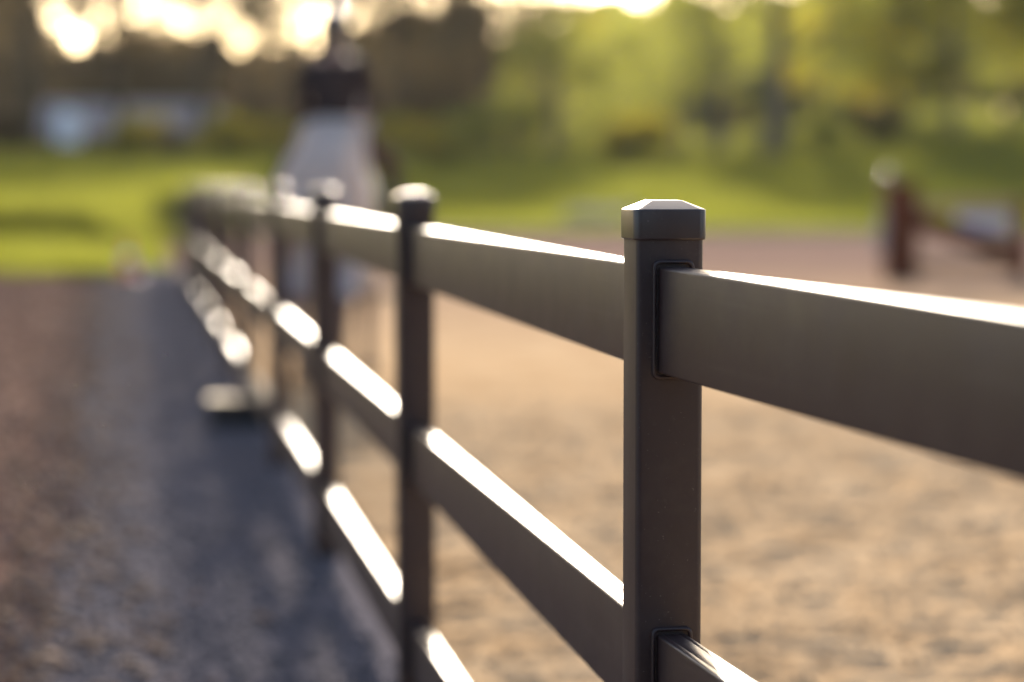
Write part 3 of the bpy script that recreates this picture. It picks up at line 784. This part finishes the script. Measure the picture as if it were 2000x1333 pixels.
# undergrowth and further trees reading as one mass
def far_wood(name, px0, px1, D0, D1, topf, n, leaf, m, label):
    px = rng.uniform(px0, px1, n); D = rng.uniform(D0, D1, n)
    x = (px - 1000)/F*D; g = terrain(x, D)
    top = H_CAM + (345 - topf(px))/F*D
    hg = np.maximum(top - g, 1.5)*(.75 + .5*fbm(px/60., D*0, 1.0, 4, 31))
    z = g + hg*rng.random(n)**.8
    P = np.stack([x, D, z], 1)
    a = rng.normal(size=(n, 3)); a /= np.linalg.norm(a, axis=1, keepdims=True)
    b = np.cross(a, rng.normal(size=(n, 3))); b /= np.linalg.norm(b, axis=1, keepdims=True)
    q = (leaf*rng.uniform(.6, 1.4, n))[:, None]
    V = np.stack([P - a*q, P + b*q*.6, P + a*q, P - b*q*.6], 1).reshape(-1, 3)
    tag(link(name, mesh_np(name, V, np.arange(len(V)).reshape(-1, 4), m)), label, 'wood', None, 'stuff')
far_wood('dark_wood', -700, 980, 196, 215, lambda p: 95 + 35*np.sin(p/70), 16000, .55, M_conifer, 'dark mass of woodland far behind the shed and the rider')
far_wood('green_wood', 760, 2700, 210, 235, lambda p: np.interp(p, [700, 900, 1100, 1300, 3000], [110, 75, 30, -10, -60]), 26000, .6, M_leaf_spring, 'hazy pale green wood far behind the spring trees')
far_wood('undergrowth', 860, 2700, 138, 155, lambda p: 240 - 30*np.sin(p/130), 13000, .28, M_leaf_spring, 'low dense undergrowth beneath the spring trees on the slope')

GB = 'bare brown trees in the middle distance'
for k, (px, top, D, lab) in enumerate(((20, -40, 150, 'at the left edge of the picture'), (480, 100, 140, 'just right of the shed'), (560, 60, 145, 'left of the rider'), (640, 75, 150, 'straight behind the rider'),
        (720, 110, 142, 'just right of the rider'), (800, 90, 138, 'above the dark bush right of the rider'), (880, 20, 135, 'above the pale green bush'), (945, 40, 140, 'left of the first slender spring tree'), (1010, 20, 136, 'behind the first slender spring tree'))):
    x = px_at(px, D); h = at(px, top, D).z - tz(x, D)
    make_tree('bare_tree', x, D, h, h*.30, 'brown tree with thin early foliage ' + lab, GB, M_leaf_brown, M_bark, 2600, .17, .12)
GT = 'tall trees with thin crowns against the bright sky'
for px, D, h, lab in ((60, 118, 17, 'leftmost tall thin tree fraying the sky above the trailer'), (235, 126, 16, 'tall thin tree fraying the sky above the shed ridge'), (400, 120, 17, 'tall thin tree fraying the sky right of the shed'),
                 (600, 128, 15, 'tall thin tree fraying the sky directly left of the rider'), (770, 122, 15, 'tall thin tree fraying the sky right of the rider'), (960, 128, 15, 'tall thin tree at the middle of the skyline')):
    make_tree('tall_tree', px_at(px, D), D, h, 4.6, lab, GT, M_leaf_brown, M_bark_dark, 5200, .19, .30, nl=15)

# overhanging canopy that frays the sky at the top left
# right-hand spring trees
spring = [
 (1080, 118, 7.4, 3.6, 'slender spring green tree with a brown trunk directly left of the yellow bush', M_leaf_spring),
 (1200, 134, 7.8, 4.2, 'tall pale green tree rising behind the wide yellow bush', M_leaf_spring),
 (1330, 126, 14.0, 4.8, 'pale green tree just right of the wide yellow bush', M_leaf_spring),
 (1400, 116, 12.0, 3.8, 'spring tree with a thin brown trunk, second left of the thick bare trunk', M_leaf_spring),
 (1512, 110, 14.0, 5.0, 'spring green tree with the thickest brown trunk right of the fence post', M_leaf_spring),
 (1610, 128, 13.0, 4.2, 'light green tree beside the dark gap between the two green crowns', M_leaf_yellow),
 (1745, 122, 13.5, 4.3, 'bright yellow green tree left of the large dark green tree', M_leaf_spring),
 (1860, 112, 15.0, 4.6, 'large dark olive green tree standing at the right above the jump wing', M_leaf_green),
 (1975, 124, 15.0, 4.6, 'broad green tree at the right edge behind the dark olive one', M_leaf_spring),
 (2090, 116, 14.0, 4.6, 'green tree partly outside the right edge of the picture', M_leaf_green)]
for px, D, h, sp, lab, lm in spring:
    tk = .50 if px == 1512 else .34 if px in (1080, 1400) else .22
    make_tree('spring_tree', px_at(px, D), D, h, sp, lab, 'spring green trees on the slope', lm, M_bark, 5200 if px > 1550 else 1700, .18, .12 if px > 1550 else .16, trunk_r=tk)
# pale and hazy trees further back
GF = 'pale green trees at the far edge of the slope'
for k, px in enumerate(range(900, 2150, 62)):
    D = random.uniform(165, 205); x = px_at(px + random.uniform(-20, 20), D); h = at(px, (random.uniform(-30, 30) if px < 1290 else random.uniform(-90, -10)), D).z - tz(x, D)
    make_tree('far_tree', x, D, h, h*.34, f'pale green tree, {ORD[k]} from the left in the far row behind the spring trees', GF, random.choice([M_leaf_spring, M_leaf_yellow, M_leaf_green]), M_bark, 2200, .26, .08)

# bushes
def bush(px, py, D, w, h, label, lm=M_leaf_green, n=1500, leaf=.09, dark=False):
    x = px_at(px, D); root = empty('bush', (x, D, tz(x, D) - .02), 0, label, 'bush')
    bm = bmesh.new(); cents = []; rads = []
    for k in range(9):
        a = k*2.4; r = w*.36*random.uniform(.3, 1); tip = Vector((math.cos(a)*r, math.sin(a)*r*.8, h*random.uniform(.35, .72)))
        tube(bm, [(tip.x*.15, tip.y*.15, 0), tip*.5 + Vector((0, 0, .05)), tip], [.03, .02, .008], 5)
        cents.append(tuple(tip)); rads.append(min(w*.22, h*.36)*random.uniform(.8, 1.15))
    bm_obj('stem', bm, M_bark_dark, root)
    V = leaf_cloud(cents, rads, n, leaf, .9).reshape(-1, 3)
    link('foliage', mesh_np('foliage', V, np.arange(len(V)).reshape(-1, 4), lm), root)
bush(20, 300, 96, 2.0, 1.9, 'dark green rounded bush at the far left edge of the lawn', M_conifer, 2600)
bush(243, 300, 98, 1.9, 1.3, 'dark green bush in front of the middle of the shed', M_leaf_green, 2600)
bush(262, 270, 106, 3.4, 1.9, 'orange brown bush close under the eave of the shed', M_leaf_yellow, 1600)
bush(330, 290, 102, 2.6, 1.5, 'thin brown bush in front of the right half of the shed', M_leaf_brown, 1400)
bush(440, 290, 99, 2.6, 2.0, 'yellow bush just beyond the right end of the shed', M_leaf_yellow, 1700)
bush(452, 300, 93, 1.3, .8, 'small green bush at the foot of the yellow bush near the shed', M_leaf_green, 1200)
bush(510, 280, 104, 3.0, 1.8, 'pale yellow green bush left of the horse and rider', M_leaf_yellow, 1700)
bush(800, 270, 108, 3.6, 2.1, 'brownish yellow bush right of the horse and rider', M_leaf_yellow, 1700)
bush(858, 290, 100, 1.5, 1.0, 'small dark green bush in front of the brownish yellow one', M_leaf_green, 2000)
bush(930, 260, 112, 4.0, 2.4, 'pale green bush between the horse and the near post', M_leaf_spring, 2200)
bush(1010, 240, 116, 3.4, 3.2, 'tall pale green bush left of the first slender trunk', M_leaf_spring, 2200)
bush(1235, 270, 104, 5.0, 2.1, 'wide golden yellow bush spreading behind the near post cap', M_leaf_yellow, 5200)
bush(1600, 250, 108, 3.2, 2.3, 'round bright green bush at the foot of the right slope', M_leaf_spring, 2200)
bush(1700, 250, 118, 4.0, 2.0, 'dark shrub in the shade under the right trees', M_conifer, 3000)

# unseen trees added left of the path, beyond the frame, for the rails to mirror
for k, (x, y, h, where) in enumerate(((-23, 62, 12, 'nearest the lawn corner'), (-31, 74, 13, 'behind the nearest one'), (-27, 48, 12, 'beside the earth border'), (-38, 60, 14, 'at the back of the row'),
        (-34, 84, 13, 'towards the shed'), (-30, 36, 12, 'level with the jump wing'), (-42, 46, 14, 'behind the one level with the jump wing'), (-27, 24, 11, 'closest to the near post'), (-44, 72, 14, 'farthest left towards the shed'))):
    make_tree('added_side_tree', x, y, h, 4.8, 'unseen dark green tree added left of the lawn, ' + where, 'unseen dark trees added for the rails to mirror', M_leaf_green if k in (0, 1, 4) else M_conifer, M_bark_dark, 2600, .24, .06)
for k, (x, y, h) in enumerate(((-15, -16, 11), (-10.5, -13, 12), (-6.5, -17, 13), (-2.5, -14, 12), (1.5, -17, 13), (5.5, -13, 12), (9.5, -16, 13), (13.5, -14, 12), (18, -17, 11))):  # unseen conifers added behind the camera to darken what the fence reflects
    make_conifer(x, y, h, 3.3, f'unseen dark conifer added behind the viewer, {ORD[k]} from the left', 'unseen conifers added to darken the fence reflections')
# light haze in the evening air
bm = bmesh.new(); box(bm, 0, 0, 0, 520, 330, 32)
hz = bm_obj('haze', bm, None, loc=(0, 145, 14.6)); hz['kind'] = 'stuff'
hm = bpy.data.materials.new('haze'); hm.use_nodes = True; hm.node_tree.nodes.remove(hm.node_tree.nodes['Principled BSDF'])
pv = hm.node_tree.nodes.new('ShaderNodeVolumePrincipled'); pv.inputs['Color'].default_value = (.95, .93, .90, 1)
pv.inputs['Density'].default_value = .00006; pv.inputs['Anisotropy'].default_value = .55
hm.node_tree.links.new(pv.outputs[0], hm.node_tree.nodes['Material Output'].inputs['Volume']); hz.data.materials.append(hm)
